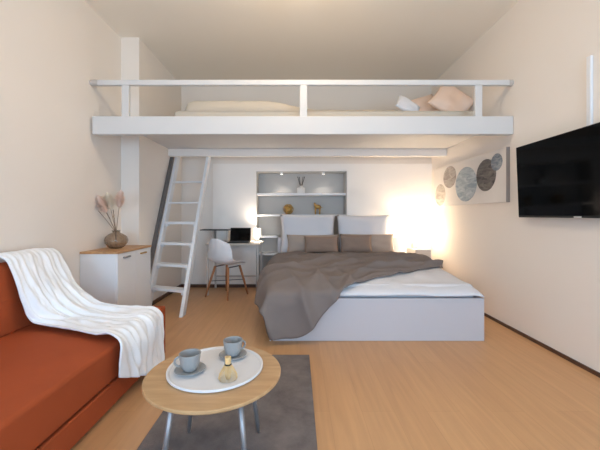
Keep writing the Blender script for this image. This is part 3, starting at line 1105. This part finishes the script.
wk = thing('bamboo_whisk', 'small golden bamboo whisk standing on its tines on the white tray', 'whisk', at(228, 379, tz), 0.4)
bm = bmesh.new()
lathe(bm, [(0.009, 0.098), (0.0135, 0.098), (0.0145, 0.093), (0.0135, 0.070), (0.014, 0.062), (0, 0.060)], 20)
lathe(bm, [(0.009, 0.098), (0.009, 0.08), (0, 0.08)], 20)
obj('handle', bm, M_bamboo, wk, smooth=True, local=True)
bm = bmesh.new()
lathe(bm, [(0.0142, 0.060), (0.0155, 0.062), (0.0155, 0.067), (0.0135, 0.069)], 20)
obj('binding', bm, M_reed, wk, smooth=True, local=True)
bm = bmesh.new()
for k in range(44):
    a = 2 * PI * k / 44
    c, s = math.cos(a), math.sin(a)
    pts = [(0.0125 * c, 0.0125 * s, 0.066), (0.026 * c, 0.026 * s, 0.045), (0.039 * c, 0.039 * s, 0.02), (0.041 * c, 0.041 * s, 0.008), (0.037 * c, 0.037 * s, 0.001)]
    tube(bm, pts, [0.0013, 0.0012, 0.001, 0.001, 0.0007], 5)
for k in range(24):
    a = 2 * PI * k / 24
    c, s = math.cos(a), math.sin(a)
    tube(bm, [(0.009 * c, 0.009 * s, 0.066), (0.014 * c, 0.014 * s, 0.03), (0.009 * c, 0.009 * s, 0.002)], [0.0013, 0.0012, 0.0008], 5)
o = obj('tines', bm, M_bamboo, wk, smooth=True, local=True)
o['kind'] = 'stuff'

# ------------------------------------------------------------------ television on the right wall
tv = tvr = thing('television', 'black flat television mounted on the right wall', 'television', (2.06, 2.42, 1.15))
TVX = 2.055
obj('casing', B(TVX + 0.004, TVX + 0.045, 1.86, 2.975, 1.128, 1.776), M_black, tv, bevel=0.004)
obj('screen', B(TVX, TVX + 0.004, 1.868, 2.967, 1.146, 1.770), M_screen, tv)
obj('badge', B(TVX - 0.002, TVX + 0.003, 2.315, 2.375, 1.130, 1.140), M_silver, tv)
bm = B(TVX + 0.045, XR - 0.001, 2.25, 2.59, 1.35, 1.6)
obj('wall_bracket', bm, M_black, tv, bevel=0.003)
tvr.rotation_euler = (0, math.radians(-2.2), 0)
# white cable cover running down the wall to the television
single('cable_cover', B(XR - 0.022, XR - 0.001, 2.32, 2.355, 1.60, 2.31), M_white,
       'narrow white cable cover on the right wall running down behind the television', 'cable cover', (XR - 0.01, 2.34, 1.6), bevel=0.003)

# ------------------------------------------------------------------ abstract canvas on the right wall
art = thing('wall_art', 'long abstract canvas of grey, blue and dark discs on the right wall', 'painting', (XR - 0.02, 4.1, 1.28))
obj('canvas', B(XR - 0.037, XR - 0.001, 3.235, 4.93, 1.28, 1.84), M_canvas, art, bevel=0.002)
o = obj('canvas_edge', B(XR - 0.037, XR - 0.001, 3.228, 3.2345, 1.28, 1.84), M_edge, art)
o['label'] = 'grey near edge'
discs = ((4.72, 1.445, 0.165, 0.16, rgb(150, 142, 134), rgb(196, 188, 180), 'taupe disc'),
         (4.43, 1.675, 0.185, 0.15, rgb(140, 132, 126), rgb(186, 178, 172), 'taupe grey disc'),
         (4.01, 1.535, 0.25, 0.215, rgb(138, 152, 164), rgb(188, 196, 200), 'pale blue disc'),
         (3.58, 1.595, 0.185, 0.178, rgb(66, 62, 62), rgb(122, 116, 112), 'dark grey disc'),
         (3.385, 1.71, 0.095, 0.09, rgb(112, 122, 134), rgb(160, 166, 170), 'small blue grey disc'))
for k, (y, z, ry, rzz, ca, cb, lab) in enumerate(discs):
    bm = bmesh.new()
    x0, x1 = XR - 0.0385 - 0.0006 * k, XR - 0.0365
    n = 48
    fr = [bm.verts.new((x0, y + ry * math.cos(2 * PI * i / n), z + rzz * math.sin(2 * PI * i / n))) for i in range(n)]
    bk = [bm.verts.new((x1, v.co.y, v.co.z)) for v in fr]
    bm.faces.new(fr)
    bm.faces.new(list(reversed(bk)))
    for i in range(n):
        bm.faces.new((fr[i], bk[i], bk[(i + 1) % n], fr[(i + 1) % n]))
    o = obj('painted_disc', bm, stripe_disc_mat('disc_paint_%d' % k, ca, cb, 6 + k), art)
    o['label'] = lab

# ------------------------------------------------------------------ pendant lamp (just above the top edge of the view)
cl = thing('pendant_lamp', 'glowing round pendant lamp hanging from the ceiling in front of the loft', 'pendant lamp', (0.04, 2.30, ZC))
bm = bmesh.new()
lathe(bm, [(0, -0.40), (0.04, -0.393), (0.08, -0.365), (0.105, -0.32), (0.11, -0.29), (0.105, -0.26), (0.08, -0.215), (0.03, -0.187), (0, -0.186)], 40)
obj('lamp_globe', bm, M_lampc, cl, smooth=True, local=True)
bm = bmesh.new()
tube(bm, [(0, 0, -0.186), (0, 0, -0.02)], 0.004, 8)
obj('cord', bm, M_white, cl, local=True)
bm = bmesh.new()
lathe(bm, [(0, -0.03), (0.05, -0.02), (0.055, -0.001), (0, -0.001)], 32)
obj('ceiling_rose', bm, M_white, cl, local=True)


# ------------------------------------------------------------------ lights
def area(name, loc, rot, sx, sy, e, col):
    ld = bpy.data.lights.new(name, 'AREA')
    ld.shape = 'RECTANGLE'
    ld.size, ld.size_y = sx, sy
    ld.energy = e
    ld.color = col
    o = bpy.data.objects.new(name, ld)
    COL.objects.link(o)
    o.location = loc
    o.rotation_euler = rot
    return o


for i, (a, b) in enumerate(WINS):
    area('daylight', ((a + b) / 2, YF - 0.12, (WZ0 + WZ1) / 2), (PI / 2, 0, 0), b - a - 0.1, WZ1 - WZ0 - 0.1,
         (40, 56)[i], (0.48, 0.73, 1.0))  # blue area lamps in both openings, the right one an added source
for x in (-0.25, 0.425):
    ld = bpy.data.lights.new('alcove_spot', 'SPOT')
    ld.energy = 4
    ld.spot_size = 1.9
    ld.spot_blend = 0.8
    ld.color = (1.0, 0.92, 0.82)
    ld.shadow_soft_size = 0.02
    o = bpy.data.objects.new('alcove_spot', ld)
    COL.objects.link(o)
    o.location = (x, YB + 0.05, AZ - 0.05)

w = bpy.data.worlds.new('sky')
scene.world = w
w.use_nodes = True
bg = w.node_tree.nodes['Background']
sky = w.node_tree.nodes.new('ShaderNodeTexSky')
sky.sky_type = 'HOSEK_WILKIE'
sky.sun_direction = (0.3, 0.6, 0.74)
w.node_tree.links.new(sky.outputs['Color'], bg.inputs['Color'])
bg.inputs['Strength'].default_value = 0.6

scene.view_settings.view_transform = 'Standard'
scene.view_settings.look = 'None'
scene.view_settings.gamma = 1.0
scene.view_settings.use_curve_mapping = False
scene.view_settings.exposure = 0.44
scene.cycles.use_denoising = True
scene.cycles.max_bounces = 10
scene.cycles.diffuse_bounces = 6
scene.cycles.sample_clamp_indirect = 4.0
